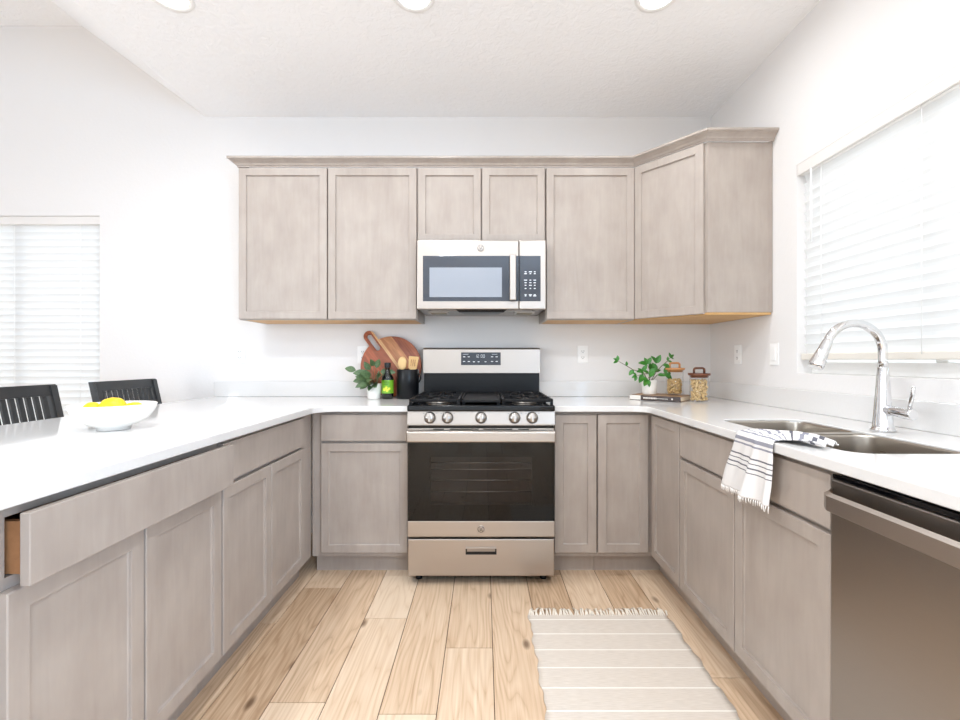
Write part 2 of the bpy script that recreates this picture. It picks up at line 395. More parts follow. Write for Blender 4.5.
struct(MB().box(XL, XL+.014, YR, YB-.02, 0, .09, .003).build('baseboard_left', M['trim']))
# frame of the invented rear glass door, added to admit fill
d1 = bpy.data.objects.new('added_rear_door', None); col.objects.link(d1); struct(d1); d1.location = (-1.2, YR-.06, 0)
b = MB()
for x in (-2.3, -.03, 2.24): b.box(x, x+.06, -.04, .04, 0, RZ1)
b.box(-2.24, 2.24, -.04, .04, RZ1-.06, RZ1).box(-2.24, 2.24, -.04, .04, 0, .05)
b.build('door_frame', M['trim'], d1)
MB().box(-2.24, 2.24, -.004, .004, .05, RZ1-.06).build('pane', M['pane'], d1)
# kitchen window
w1 = bpy.data.objects.new('window_1', None); col.objects.link(w1); struct(w1); w1.location = (XR+.095, 0, 0)
b = MB(); F = .055
b.box(-.022, .022, WY0, WY1, WZ0, WZ0+F, .003).box(-.022, .022, WY0, WY1, WZ1-F, WZ1, .003)
b.box(-.022, .022, WY0, WY0+F, WZ0+F, WZ1-F, .003).box(-.022, .022, WY1-F, WY1, WZ0+F, WZ1-F, .003)
b.box(-.018, .018, 1.56, 1.605, WZ0+F, WZ1-F, .003)
b.build('window_frame', M['trim'], w1)
MB().box(-.003, .003, WY0+F, WY1-F, WZ0+F, WZ1-F).build('pane', M['pane'], w1)
# invented window behind the camera, added for the left run's fill light
w3 = bpy.data.objects.new('added_window_right', None); col.objects.link(w3); struct(w3); w3.location = (XR+.095, 0, 0)
b = MB()
b.box(-.022, .022, LY0, LY1, LZ0, LZ0+F, .003).box(-.022, .022, LY0, LY1, LZ1-F, LZ1, .003)
b.box(-.022, .022, LY0, LY0+F, LZ0+F, LZ1-F, .003).box(-.022, .022, LY1-F, LY1, LZ0+F, LZ1-F, .003).box(-.018, .018, -1.93, -1.87, LZ0+F, LZ1-F, .003)
b.build('window_frame', M['trim'], w3)
MB().box(-.003, .003, LY0+F, LY1-F, LZ0+F, LZ1-F).build('pane', M['pane'], w3)
# invented left-wall window, unseen, added to light the right wall
w4 = bpy.data.objects.new('added_window_left', None); col.objects.link(w4); struct(w4); w4.location = (XL-.095, 0, 0)
b = MB()
b.box(-.022, .022, PY0, PY1, PZ0, PZ0+F, .003).box(-.022, .022, PY0, PY1, PZ1-F, PZ1, .003)
b.box(-.022, .022, PY0, PY0+F, PZ0+F, PZ1-F, .003).box(-.022, .022, PY1-F, PY1, PZ0+F, PZ1-F, .003).box(-.018, .018, -2.23, -2.17, PZ0+F, PZ1-F, .003)
b.build('window_frame', M['trim'], w4)
MB().box(-.003, .003, PY0+F, PY1-F, PZ0+F, PZ1-F).build('pane', M['pane'], w4)
# dining window
w2 = bpy.data.objects.new('window_2', None); col.objects.link(w2); struct(w2); w2.location = (0, YB+.095, 0)
b = MB()
b.box(DX0, DX1, -.022, .022, DZ0, DZ0+F, .003).box(DX0, DX1, -.022, .022, DZ1-F, DZ1, .003)
b.box(DX0, DX0+F, -.022, .022, DZ0+F, DZ1-F, .003).box(DX1-F, DX1, -.022, .022, DZ0+F, DZ1-F, .003)
b.box(-3.20, -3.14, -.018, .018, DZ0+F, DZ1-F, .003)
b.build('window_frame', M['trim'], w2)
MB().box(DX0+F, DX1-F, -.003, .003, DZ0+F, DZ1-F).build('pane', M['pane'], w2)

# ------------------------------------------------------------------ blinds (local: x across, front -y, z up)
def blind(label, loc, rz, w, ztop, zbot, pitch, wand_x, rail_gap, lift):
    t = thing('window_blind', label, 'blind', loc, rz)
    MB().box(-w/2, w/2, -.012, .0, ztop-.056, ztop-.001, .003).build('valance', M['valance'], t)
    MB().box(-w/2+.004, w/2-.004, .004, .05, ztop-.055, ztop-.003, .002).build('headrail', M['trim'], t)
    b = MB(); z = ztop-.075
    R = Matrix.Rotation(math.radians(-75), 4, 'X')
    while z > zbot+lift+.045:
        m = Matrix.Translation((0, .028, z)) @ R
        n = 3
        for side in (0,):
            lps = []
            for x in (-w/2+.006, w/2-.006):
                top = [(x, -.025+.05*k/4, .003*math.sin(PI*k/4)+.002) for k in range(5)]
                bot = [(x, -.025+.05*k/4, .003*math.sin(PI*k/4)-.002) for k in range(4, -1, -1)]
                lps.append([m @ Vector(p) for p in top+bot])
            b.loops(lps, smooth=False)
        z -= pitch
    b.build('slats', M['blind'], t)
    MB().box(-w/2+.006, w/2-.006, .004, .054, zbot+lift, zbot+lift+.03, .004).build('bottom_rail', M['blind_rail'], t)
    for x in (-w/2+.14, 0, w/2-.14):
        b = MB(); b.tube([(x, .0545, ztop-.05), (x, .0545, zbot+lift+.02), (x, .0015, zbot+lift+.02), (x, .0015, ztop-.05)], .0012, 6); b.build('ladder_cord', M['trim'], t)
    if wand_x is not None:
        MB().tube([(wand_x, -.018, ztop-.06), (wand_x, -.018, ztop-.40)], .004, 8).build('tilt_wand', M['trim'], t)
    return t
blind('white slatted blind in the window beside the sink', (XR+.010, (WY0+WY1)/2, 0), -PI/2, WY1-WY0-.008, WZ1, WZ0, .0455, -.51, 0, .065)
blind('white slatted blind in the dining window behind the black stools', ((DX0+DX1)/2, YB+.018, 0), 0, DX1-DX0-.008, DZ1, DZ0, .0467, None, 0, .01)

# ------------------------------------------------------------------ cabinets (local: x along the run, door faces at y=0 facing -y)
def door_mb(b, x0, x1, z0, z1, fr=.044, th=.02, rec=.010):
    """shaker door: stiles, rails and a recessed panel as one mesh"""
    nx = ((x0, z0), (x1, z0), (x1, z1), (x0, z1)); e = .0022
    ins = lambda d, y: [(x0+d, y, z0+d), (x1-d, y, z0+d), (x1-d, y, z1-d), (x0+d, y, z1-d)]
    b.loops([ins(0, th), ins(0, e), ins(e, 0), ins(fr-.001, 0), ins(fr, .001), ins(fr, rec*.75), ins(fr+.003, rec)], smooth=False)
def shaker(parent, x0, x1, z0, z1, name='door', fr=.044):
    cx = (x0+x1)/2; b = MB(); door_mb(b, x0-cx, x1-cx, 0, z1-z0, fr)
    return b.build(name, M['cab'], parent, (cx, 0, z0))
def slab(parent, x0, x1, z0, z1, name='drawer_front', y=0):
    cx = (x0+x1)/2; b = MB().box(x0-cx, x1-cx, 0, .02, 0, z1-z0, .002)
    return b.build(name, M['cab'], parent, (cx, y, z0))
TOP = .883
def base_carcass(parent, w, d=.605, x0=0, ext0=0, ext1=0, toe=True):
    a, c = x0-ext0, w+ext1; b = MB(); p = .016
    b.box(a, a+p, .042, d, .105, TOP-.002).box(c-p, c, .042, d, .105, TOP-.002)
    b.box(a+p, c-p, d-.008, d, .105, TOP-.002).box(a+p, c-p, .042, d-.008, .105, .12)
    # face frame
    b.box(a, max(a+.02, x0+.02), .0215, .042, .105, TOP-.002).box(min(c-.02, w-.02), c, .0215, .042, .105, TOP-.002)
    b.box(max(a+.02, x0+.02), min(c-.02, w-.02), .0215, .042, TOP-.03, TOP-.002).box(max(a+.02, x0+.02), min(c-.02, w-.02), .0215, .042, .105, .135)
    b.box(max(a+.02, x0+.02), min(c-.02, w-.02), .0215, .042, .70, .735)
    b.build('carcass', M['cab'], parent)
    MB().box(a, c, .085, .1, 0, .104).build('toe_kick', M['cab'], parent)
ZD0, ZD1, ZF0, ZF1 = .13, .712, .726, .866
# peninsula run: faces +X, local x = world +Y
FX = -.905
c = thing('base_cabinet', 'base cabinet nearest on the left, its wide drawer pulled slightly open', 'cabinet', (FX, .855, 0), PI/2)
base_carcass(c, .712, ext0=.40)
shaker(c, .005, .3525, ZD0, ZD1); shaker(c, .3590, .708, ZD0, ZD1)
dr = slab(c, .006, .708, ZF0, ZF1, 'drawer', -.042)
b = MB()
b.box(-.325, -.313, .02, .48, .012, .115).box(.313, .325, .02, .48, .012, .115).box(-.313, .313, .468, .48, .012, .115).box(-.313, .313, .02, .468, .012, .02).box(-.313, .313, .0205, .032, .02, .115)
b.build('drawer_box', wood('drawer_wood', srgb(150, 104, 68), srgb(178, 128, 88), (6, 50, 50), .5), dr)
c = thing('base_cabinet', 'left base cabinet with two doors and closed wide drawer, farther along the peninsula', 'cabinet', (FX, 1.569, 0), PI/2)
base_carcass(c, .722, ext1=.135)
shaker(c, .005, .3575, ZD0, ZD1); shaker(c, .3640, .717, ZD0, ZD1)
slab(c, .004, .718, ZF0, ZF1, 'drawer')
# back run
FY = 2.41
c = thing('base_cabinet', 'single-door base cabinet with one drawer immediately left of the range', 'cabinet', (-.872, FY, 0))
base_carcass(c, .472, ext0=.048)
shaker(c, .004, .466, ZD0, ZD1, fr=.042); slab(c, .004, .466, ZF0, ZF1, 'drawer')
c = thing('base_cabinet', 'narrow full-height-door base cabinet immediately right of the range', 'cabinet', (.371, FY, 0))
base_carcass(c, .231, ext1=.0015)
shaker(c, .005, .228, ZD0, ZF1, fr=.046)
# corner cabinet with two leaves
c = thing('corner_base_cabinet', 'corner base cabinet with two full-height door leaves meeting at a right angle', 'cabinet', (.604, FY, 0))
b = MB(); poly = [(.001, .0215), (.297, .0215), (.297, -.367), (.902, -.367), (.902, .627), (.001, .627)]
b.prism(poly, .105, TOP-.002); b.build('carcass', M['cab'], c)
MB().prism([(.001, .085), (.362, .085), (.362, -.367), (.38, -.367), (.38, .1), (.001, .1)], 0, .104).build('toe_kick', M['cab'], c)
shaker(c, .003, .272, ZD0, ZF1, fr=.046)
b = MB(); door_mb(b, -.166, .166, 0, ZF1-ZD0, .042)
b.build('door', M['cab'], c, (.276, -.196, ZD0), (0, 0, -PI/2))
# right run, faces -X: local x = world -Y
RFX = .88
c = thing('sink_base_cabinet', 'two-door sink base cabinet with false drawer front under the dish towel', 'cabinet', (RFX, 2.041, 0), -PI/2)
base_carcass(c, .893)
shaker(c, .005, .4435, ZD0, ZD1); shaker(c, .4500, .889, ZD0, ZD1); slab(c, .004, .889, ZF0, ZF1, 'false_front')

# uppers: door faces at Y=2.716
UY, UZ0, UZ1 = 2.692, 1.397, 2.305
def upper(label, x0, w, doors, z0=UZ0, fr=.044, filler=0):
    t = thing('wall_cabinet', label, 'cabinet', (x0, UY, z0)); h = UZ1-z0
    b = MB(); b.box(0, .016, .0215, .346, 0, h).box(w-.016, w, .0215, .346, 0, h).box(.016, w-.016,   .0215, .346, h-.016, h)
    b.box(.016, w-.016, .336, .346, .03, h-.016).box(.016, w-.016, .0215, .04, 0, .03).box(.016, w-.016, .0215, .04, h-.05, h-.016)
    if len(doors) > 1: b.box(w/2-.02, w/2+.02, .0215, .04, .03, h-.05)
    b.build('carcass', M['cab'], t)
    MB().box(.0165, w-.0165, .0405, .3355, .0005, .014).build('bottom_panel', M['maple'], t)
    for a, c_ in doors: shaker(t, a, c_, .004, h-.006, fr=fr)
    return t
XC = -.015
upper('left wall cabinet with two tall doors above the plants and cutting board', XC-.381-1.067, 1.065, [(.004, .5285), (.5355, 1.061)])
upper('short two-door wall cabinet above the microwave', XC-.3815, .762, [(.004, .3778), (.3848, .758)], 1.858)
upper('single-door wall cabinet right of the microwave', XC+.3825, .532, [(.004, .527)])
t = thing('corner_wall_cabinet', 'diagonal corner wall cabinet with its side panel near the window', 'cabinet', (.902, 2.713, UZ0))
h = UZ1-UZ0
poly = [(.0, .0), (.276, -.325), (.618, -.325), (.618, .326), (.0, .326)]
b = MB(); b.prism(poly, .012, h)
b.box(.276, .296, -.3265, -.325, .012, h).box(.600, .618, -.3265, -.325, .012, h)
b.build('carcass', M['cab'], t)
MB().prism([(.006, .004), (.279, -.321), (.614, -.321), (.614, .322), (.006, .322)], 0, .0115).build('bottom_panel', M['maple'], t)
b = MB(); door_mb(b, -.201, .201, 0, h-.010, .044)
b.build('door', M['cab'], t, (.138-.0164, -.1625-.0139, .004), (0, 0, -math.atan2(.325, .276)))
# crown moulding swept round the uppers
prof = [(0, 0), (.006, 0), (.007, .008), (.012, .011), (.018, .024), (.030, .036), (.038, .041), (.040, .046), (.047, .047), (.047, .062), (0, .062)]
path = [Vector(p) for p in ((XC-.381-1.068, 3.038), (XC-.381-1.068, UY+.012), (.897, UY+.012), (1.172, 2.3805), (1.521, 2.3805))]
lps = []
for i, p in enumerate(path):
    d0 = (path[i]-path[i-1]).normalized() if i else None
    d1_ = (path[i+1]-path[i]).normalized() if i < len(path)-1 else None
    nn = [Vector((d.y, -d.x)) for d in (d0, d1_) if d is not None]
    n0 = nn[0] if len(nn) == 1 else (nn[0]+nn[1]).normalized()
    kf = 1 if len(nn) == 1 else 1/n0.dot(nn[0])
    lps.append([(p.x+n0.x*kf*o, p.y+n0.y*kf*o, z*.80) for o, z in prof])
b = MB(); b.loops(lps, smooth=False)
cr = b.build('crown_molding', M['cab'], loc=(0, 0, UZ1+.001)); tag(cr, 'taupe crown molding running along the top of the wall cabinets', 'crown molding')

# ------------------------------------------------------------------ countertops
CZ0, CZ1 = .884, .914
def arc(cx, cy, r, a0, a1, n=8): return [(cx+r*math.cos(math.radians(a0+(a1-a0)*k/n)), cy+r*math.sin(math.radians(a0+(a1-a0)*k/n))) for k in range(n+1)]
EX, EY = -.873, 2.382
ct = thing('countertop', 'white quartz countertop of the peninsula, turning to the left of the range', 'countertop', (-1.8, .45, 0))
poly = [(-1.8, .45), (EX, .45)] + arc(EX+.10, EY-.10, .10, 180, 90, 12) + [(-.397, EY), (-.397, 3.038), (-1.8, 3.038)]
b = MB(); b.prism([(x+1.8, y-.45) for x, y in poly], CZ0, CZ1, bev=.003); b.build('slab', M['quartz'], ct)
MB().box(-1.8+1.8, -.397+1.8, 3.018-.45, 3.038-.45, CZ1+.0005, 1.016, .002).build('backsplash', M['quartz'], ct)
RX = .853
ct2 = thing('countertop', 'white quartz countertop holding the sink, right of the range', 'countertop', (.368, .45, 0))
poly = [(1.520, .45), (1.520, 3.038), (.368, 3.038), (.368, EY)] + arc(RX-.08, EY-.08, .08, 90, 0, 12) + [(RX, .45)]
SX0, SX1, SY0, SY1, SYM = .963, 1.285, 1.175, 1.862, 1.535
hole = rrect(SX0, SX1, SY0, SY1, .06, 8)
b = MB(); b.prism([(x-.368, y-.45) for x, y in poly], CZ0, CZ1, holes=[[(x-.368, y-.45) for x, y in reversed(hole)]], bev=.003)
b.build('slab', M['quartz'], ct2)
b = MB(); b.box(0, 1.520-.368, 3.018-.45, 3.038-.45, CZ1+.0005, 1.016, .002).box(1.500-.368, 1.520-.368, 0, 3.0175-.45, CZ1+.0005, 1.016, .002)
b.build('backsplash', M['quartz'], ct2)
# sink
sk = thing('sink', 'stainless steel double-bowl undermount sink below the window', 'sink', ((SX0+SX1)/2, (SY0+SY1)/2, .70))
ox, oy = sk.location.x, sk.location.y
def bowl(y0, y1):
    b = MB(); lps = []
    for ins, z, r in ((.0052, .9085, .055), (.0062, .900, .055), (.0075, .83, .055), (.012, .74, .06), (.022, .716, .06), (.05, .704, .05), (.09, .701, .04)):
        lps.append([(x-ox, y-oy, z-.70) for x, y in rrect(SX0-.004+ins, SX1+.004-ins, y0+ins, y1-ins, max(.02, r-ins*.3), 6)])
    b.loops(lps, cap0=False, cap1=True)
    o = b.build('bowl', M['sink'], sk)
    md = o.modifiers.new('thickness', 'SOLIDIFY'); md.thickness = .0015; md.offset = 1
    b = MB(); b.lathe([(.0, .003), (.02, .003), (.022, .006), (.042, .008), (.044, .0)], ((SX0+SX1)/2-ox, (y0+y1)/2-oy, .0015), 24, cap0=False, cap1=False); b.build('drain', M['chrome'], o)
bowl(SY0-.004, SYM-.006); bowl(SYM+.006, SY1+.004)
MB().box(SX0+.003-ox, SX1-.003-ox, SYM-.013-oy, SYM+.013-oy, .2065, .2095, .001).build('divider', M['sink'], sk)
# faucet
fx, fy = 1.365, 1.55
fc = thing('faucet', 'chrome gooseneck pull-down faucet behind the sink', 'faucet', (fx, fy, CZ1+.0005))
MB().lathe([(.035, 0), (.035, .006), (.031, .010), (.029, .02), (.0225, .11), (.0175, .19), (.0155, .215), (.0145, .219)], n=28).build('body', M['chrome'], fc)
R = .098; pts = [(0, 0, .21), (0, 0, .24), (0, 0, .270)] + [(-R+R*math.cos(a), 0, .270+R*math.sin(a)) for a in [PI*k/20*.88 for k in range(1, 21)]]
b = MB(); b.tube(pts, .0138, 16); b.build('spout', M['chrome'], fc)
e, e0 = Vector(pts[-1]), Vector(pts[-2]); dr_ = (e-e0).normalized()
b = MB(); b.tube([e+dr_*k for k in (-.004, .002, .03, .088, .098)], [.0145, .0155, .0175, .0245, .022], 20); b.build('spray_head', M['chrome'], fc)
b = MB(); b.tube([(0, -.014, .074), (0, -.05, .072), (0, -.108, .068), (0, -.112, .068)], [.017, .0175, .0185, .0165], 18); hb = b.build('handle', M['chrome'], fc)
b = MB(); b.tube([(0, -.096, .080), (0.002, -.106, .140), (.003, -.109, .158)], [.0062, .0058, .0052], 12); b.build('lever', M['chrome'], hb)

# ------------------------------------------------------------------ emblem: round badge with a script-like monogram
def emblem(parent, loc, r, back, line):
    b = MB(); b.lathe([(0, .0015), (r*.9, .0015), (r, .001), (r, 0)], n=28, axis='y', cap0=False)
    o = b.build('emblem', back, parent, loc)
    b = MB()
    ring = [(r*.86*math.cos(2*PI*k/28), -.0018, r*.86*math.sin(2*PI*k/28)) for k in range(29)]
    b.tube(ring, r*.05, 6)
    for k in range(4):     # little swashes round the rim
        a = PI/2*k+PI/4
        b.tube([(r*(.74-.1*q)*math.cos(a+.55*q-.3), -.0018, r*(.74-.1*q)*math.sin(a+.55*q-.3)) for q in (0, .5, 1)], r*.05, 6)
    g = [(.02, .30), (-.12, .38), (-.3, .2), (-.32, -.1), (-.16, -.3), (-.02, -.12), (-.05, .1), (-.02, -.25), (-.12, -.45)]
    b.tube([(x*r, -.0018, z*r) for x, z in g], r*.06, 6)
    e_ = [(.38, .3), (.24, .4), (.12, .24), (.24, .06), (.12, -.1), (.2, -.32), (.4, -.2)]
    b.tube([(x*r, -.0018, z*r) for x, z in e_], r*.06, 6)
    b.build('monogram', line, o)
    return o

# ------------------------------------------------------------------ range (local origin on floor, x centred, front -y; door face at world Y 2.317)
rg = thing('gas_range', 'freestanding stainless steel gas range with black oven glass', 'range', (XC, 2.317, 0))
HW = .3785
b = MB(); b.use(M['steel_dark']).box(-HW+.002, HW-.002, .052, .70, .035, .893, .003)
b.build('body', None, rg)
for x in (-.33, .33):
    for y in (.09, .62): MB().lathe([(.018, 0), (.018, .012), (.011, .016), (.011, .0345)], (x, y, .0005), 16).build('foot', M['black_satin'], rg)
dw = MB().box(-HW+.004, HW-.004, .0, .0515, .052, .240, .004)
dw = dw.build('drawer', M['steel'], rg)
b = MB(); b.use(M['black_satin']).box(-.079, .079, -.0012, .0, .162, .196); b.use(M['steel_dark']).box(-.072, .072, -.0022, -.0013, .178, .192)
b.use(M['steel']).box(-.079, .079, -.008, -.001, .194, .199, .001); b.build('recessed_pull', None, dw)
# oven door
od = MB().box(-HW+.002, HW-.002, 0, .05, .252, .332, .003).build('oven_door', M['steel'], rg)
MB().box(-HW+.002, HW-.002, .006, .05, .742, .806, .003).build('top_band', M['steel'], od)
b = MB(); b.use(M['black_matte']); GX, GZ0, GZ1 = .262, .415, .660
b.box(-HW+.003, -GX, .006, .05, .3325, .7415).box(GX, HW-.003, .006, .05, .3325, .7415).box(-GX, GX, .006, .05, .3325, GZ0).box(-GX, GX, .006, .05, GZ1, .7415)
b.build('glass_border', None, od)
b = MB(); b.use(M['oven_inside']).box(-GX+.001, GX-.001, .046, .0495, GZ0+.001, GZ1-.001); b.build('oven_cavity', None, od)
b = MB()
for z in (.475, .535, .590, .625): b.tube([(-GX+.002, .030, z), (GX-.002, .030, z)], .0028, 8)
for z in (.487, .602):
    for k in range(24): b.tube([(-.25+k*.0217, .032, z-.012), (-.25+k*.0217, .032, z)], .0012, 5)
b.build('oven_rack', M['chrome'], od)
MB().box(-HW+.003, HW-.003, 0, .004, .3325, .7415, .001).build('oven_glass', M['oven_glass'], od)
b = MB(); b.use(M['steel']).box(-HW+.001, HW-.001, -.045, -.022, .742, .798, .008, 3)
for x in (-.34, .34): b.box(x-.02, x+.02, -.022, .006, .755, .785)
b.build('door_handle', None, od)
b = MB()
for a, c_ in ((-.245, -.19), (-.16, -.012), (.012, .16), (.19, .245)): b.box(a, c_, -.001, .0055, .800, .8045)
b.build('door_vent', M['black_gloss'], od)
emblem(od, (0, -.0005, .292), .0185, M['steel'], M['black_satin'])
b = MB(); b.box(-HW+.004, HW-.004, .02, .05, .8065, .822); b.build('vent_gap', M['black_gloss'], rg)
# control panel with knobs
cp = MB().loops([[(x, .0, .823), (x, .0, .830), (x, .010, .893), (x, .05, .893), (x, .05, .823)] for x in (-HW+.001, HW-.001)], smooth=False).build('control_panel', M['steel'], rg)
for x in (-.262, -.172, 0, .172, .262):
    mt = Matrix.Translation((x, .0045, .861)) @ Matrix.Rotation(math.radians(-9), 4, 'X')
    b = MB(); b.lathe([(.030, 0), (.030, .004), (.026, .006), (.0255, .022), (.023, .027), (0, .0275)], n=28, axis='y', cap1=False, mat=mt)
    kn = b.build('knob', M['knob'], rg)
    b = MB(); b.box(-.005, .005, -.036, -.026, -.023, .023, .002, mat=mt); b.build('grip', M['steel'], kn)
b = MB()
for x in (-.262, -.172, .172, .262):
    for dx in (-.036, .030): b.box(x+dx, x+dx+.008, .0072, .010, .882, .8845)
b.build('knob_marks', M['print_grey'], rg)
# cooktop
b = MB(); b.use(M['black_gloss']); b.box(-HW, HW, -.006, .60, .8935, .926, .008, 3)
b.build('cooktop', None, rg)
for x in (-.235, .235):
    for y in (.16, .45):
        r_ = .055 if y < .3 else .042
        b = MB(); b.lathe([(r_+.012, 0), (r_+.01, .006), (r_, .008), (r_, .014)], (x, y, .9265), 28); bn = b.build('burner', M['steel_dark'], rg)
        b = MB(); b.lathe([(r_-.006, .0145), (r_-.004, .019), (r_-.01, .022), (0, .0225)], (x, y, .9265), 28, cap1=False); b.build('burner_cap', M['iron'], bn)
def grate(x0, x1):
    b = MB(); z0, z1 = .940, .956
    for x in (x0, x1-.014): b.box(x, x+.014, .02, .575, z0, z1, .003)
    for y in (.02, .29, .561): b.box(x0+.014, x1-.014, y, y+.014, z0, z1, .003)
    xc = (x0+x1)/2
    for yc in (.16, .45):
        for a in range(4):
            ca, sa = math.cos(PI/4+a*PI/2), math.sin(PI/4+a*PI/2)
            b.tube([(xc+.03*ca, yc+.03*sa, .952), (xc+.105*ca, yc+.118*sa, .952)], [.005, .007], 8)
        b.box(xc-.005, xc+.005, yc+.045, yc+.13, z0+.004, z1).box(xc-.005, xc+.005, yc-.13, yc-.045, z0+.004, z1)
        b.box(x0+.01, xc-.045, yc-.005, yc+.005, z0+.004, z1).box(xc+.045, x1-.01, yc-.005, yc+.005, z0+.004, z1)
    for x in (x0+.007, x1-.007):
        for y in (.03, .297, .568): b.box(x-.007, x+.007, y-.008, y+.008, .9265, z0)
    b.build('grate', M['iron'], rg)
grate(-.372, -.108); grate(.108, .372)
b = MB(); b.box(-.102, .102, .03, .57, .936, .950, .004).box(-.102, -.094, .03, .57, .95, .958, .002).box(.094, .102, .03, .57, .95, .958, .002).box(-.094, .094, .562, .57, .95, .958, .002)
for x in (-.09, .09):
    for y in (.05, .55): b.box(x-.008, x+.008, y-.008, y+.008, .9265, .936)
b.build('griddle', M['iron'], rg)
# backguard
b = MB(); b.use(M['black_satin']).box(-HW+.004, HW-.004, .625, .70, .8945, 1.072, .003); b.build('backguard_base', None, rg)
b = MB(); b.loops([[(x, .605, 1.073), (x, .612, 1.225), (x, .622, 1.236), (x, .70, 1.236), (x, .70, 1.073)] for x in (-HW+.001, HW-.001)], smooth=False)
bg = b.build('backguard', M['steel'], rg)
mt = Matrix.Translation((-.005, .6085, 1.165)) @ Matrix.Rotation(math.radians(-2.6), 4, 'X')
b = MB(); b.box(-.128, .128, -.002, .0, -.041, .041, .001, mat=mt); dp = b.build('display_panel', M['display'], bg)
b = MB(); rk = random.Random(3)
for x in (-.108, -.078, .072, .102):
    for z in (.012, -.018): b.box(x-.007, x+.007, -.0028, -.002, z-.002, z+.003, mat=mt)
for x in (-.045, -.015, .03): b.box(x-.006, x+.006, -.0028, -.002, -.022, -.017, mat=mt)
for z in (.028,): b.box(-.115, -.08, -.0028, -.002, z, z+.002, mat=mt); b.box(.07, .105, -.0028, -.002, z, z+.002, mat=mt)
b.build('key_marks', M['print'], dp)
def seg7(b, ch, x, z, w, h, mat, y0=-.0028, y1=-.002):
    S = {'a': (0, w, h, h), 'g': (0, w, h/2, h/2), 'd': (0, w, 0, 0), 'f': (0, 0, h/2, h), 'b': (w, w, h/2, h), 'e': (0, 0, 0, h/2), 'c': (w, w, 0, h/2)}
    D = {'1': 'bc', '2': 'abged', '3': 'abgcd', '0': 'abcdef', '4': 'fgbc', '5': 'afgcd', '8': 'abcdefg'}
    for q in D[ch]:
        x0, x1, z0, z1 = S[q]; tk = w*.12; b.box(x+x0-tk, x+x1+tk, y0, y1, z+z0-tk, z+z1+tk, mat=mat)
b = MB()
for ch, x in (('1', -.036), ('2', -.022), ('0', .000), ('0', .015)): seg7(b, ch, x, .008, .009, .018, mt)
b.build('clock_digits', M['print'], dp)

# ------------------------------------------------------------------ microwave
mw = thing('microwave', 'stainless over-the-range microwave hung under the short wall cabinet', 'microwave', (XC, 2.625, 1.447))
MH = .405; MWd = .3745
def mx_(cx): return (cx-475)/1224
def mz_(cy): return MH-(cy-70)/1204
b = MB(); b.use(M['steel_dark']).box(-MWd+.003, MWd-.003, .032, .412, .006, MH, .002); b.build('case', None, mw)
xs = mx_(742)
b = MB(); b.use(M['steel']).box(-MWd, xs-.0015, 0, .0315, .004, MH, .005)
md_ = b.build('door', None, mw)
b = MB(); b.use(M['reflection_glass']).box(mx_(60), xs-.002, -.002, -.0002, mz_(497), mz_(180), .0008); b.use(M['mesh_glass']).box(mx_(107), mx_(620), -.0026, -.0021, mz_(468), mz_(262)); b.build('door_window', None, md_)
b = MB(); b.use(M['steel']).box(mx_(674), mx_(718), -.036, -.022, mz_(494), mz_(178), .004, 3)
for z in (mz_(480), mz_(195)): b.box(mx_(684), mx_(708), -.0225, -.002, z-.008, z+.008)
b.build('door_handle', None, md_)
emblem(md_, (mx_(470), -.0005, mz_(126)), .020, M['steel'], M['print_grey'])
b = MB(); b.use(M['steel']).box(xs+.0015, MWd, 0, .0315, .004, MH, .005); pn = b.build('control_panel', None, mw)
b = MB(); b.box(xs+.002, mx_(895), -.002, -.0002, mz_(497), mz_(180), .0008); kp = b.build('keypad', M['reflection_glass'], pn)
b = MB(); rk = random.Random(8)
for ry in (292, 305, 350, 368, 386, 408, 452, 460):
    for cx in (788, 822, 853):
        ww = rk.uniform(.004, .009); b.box(mx_(cx)-ww, mx_(cx)+ww, -.0027, -.0021, mz_(ry)-.0025, mz_(ry)+.0025)
b.build('key_marks', M['print'], kp)
b = MB(); b.box(-.30, .30, .06, .38, .0, .0055, .001); b.build('underside_panel', M['steel_dark'], mw)
b = MB(); b.use(M['black_satin'])
b.loops([[(-.15, .012, .0055), (.15, .012, .0055), (.11, .15, .0055), (-.11, .15, .0055)], [(-.13, .02, -.012), (.13, .02, -.012), (.10, .14, -.012), (-.10, .14, -.012)]], smooth=False)
b.build('exhaust_grille', None, mw)
for s in (-1, 1):
    b = MB(); b.use(M['steel']).box(s*.26-.06, s*.26+.06, .08, .20, -.006, -.0005, .001); f_ = b.build('grease_filter', None, mw)
    b = MB(); b.box(s*.26-.046, s*.26+.046, .092, .188, -.008, -.0065); b.build('filter_mesh', plain('filter_mesh', srgb(150, 138, 112), .5, .6, noise=.2, nscale=200), f_)

# ------------------------------------------------------------------ dishwasher (local like cabinets; faces -X)
dwm = thing('dishwasher', 'stainless steel dishwasher with bar handle at the right edge', 'dishwasher', (.872, 1.143, 0), -PI/2)
DWW = .598
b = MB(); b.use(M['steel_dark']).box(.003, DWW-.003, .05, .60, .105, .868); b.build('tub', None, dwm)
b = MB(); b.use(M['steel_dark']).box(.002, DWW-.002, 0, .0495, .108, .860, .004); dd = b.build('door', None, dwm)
b = MB(); b.box(.004, DWW-.004, .004, .0495, .8605, .872, .002); b.build('control_strip', M['black_gloss'], dwm)
b = MB(); b.box(.01, DWW-.01, .085, .1, 0, .104); b.build('toe_kick', M['black_satin'], dwm)
b = MB()
n = 24
lps = []
for k in range(n+1):
    x = .008+(DWW-.016)*k/n; u = abs(2*k/n-1)
    bow = -.046*(1-max(0, (u-.82)/.18)**2)
    y0 = min(bow, -.002); lps.append([(x, y0-.006, .797), (x, y0-.006, .832), (x, y0+.006, .838), (x, y0+.006, .791)])
b.loops(lps, smooth=False); b.build('door_handle', M['steel'], dd)

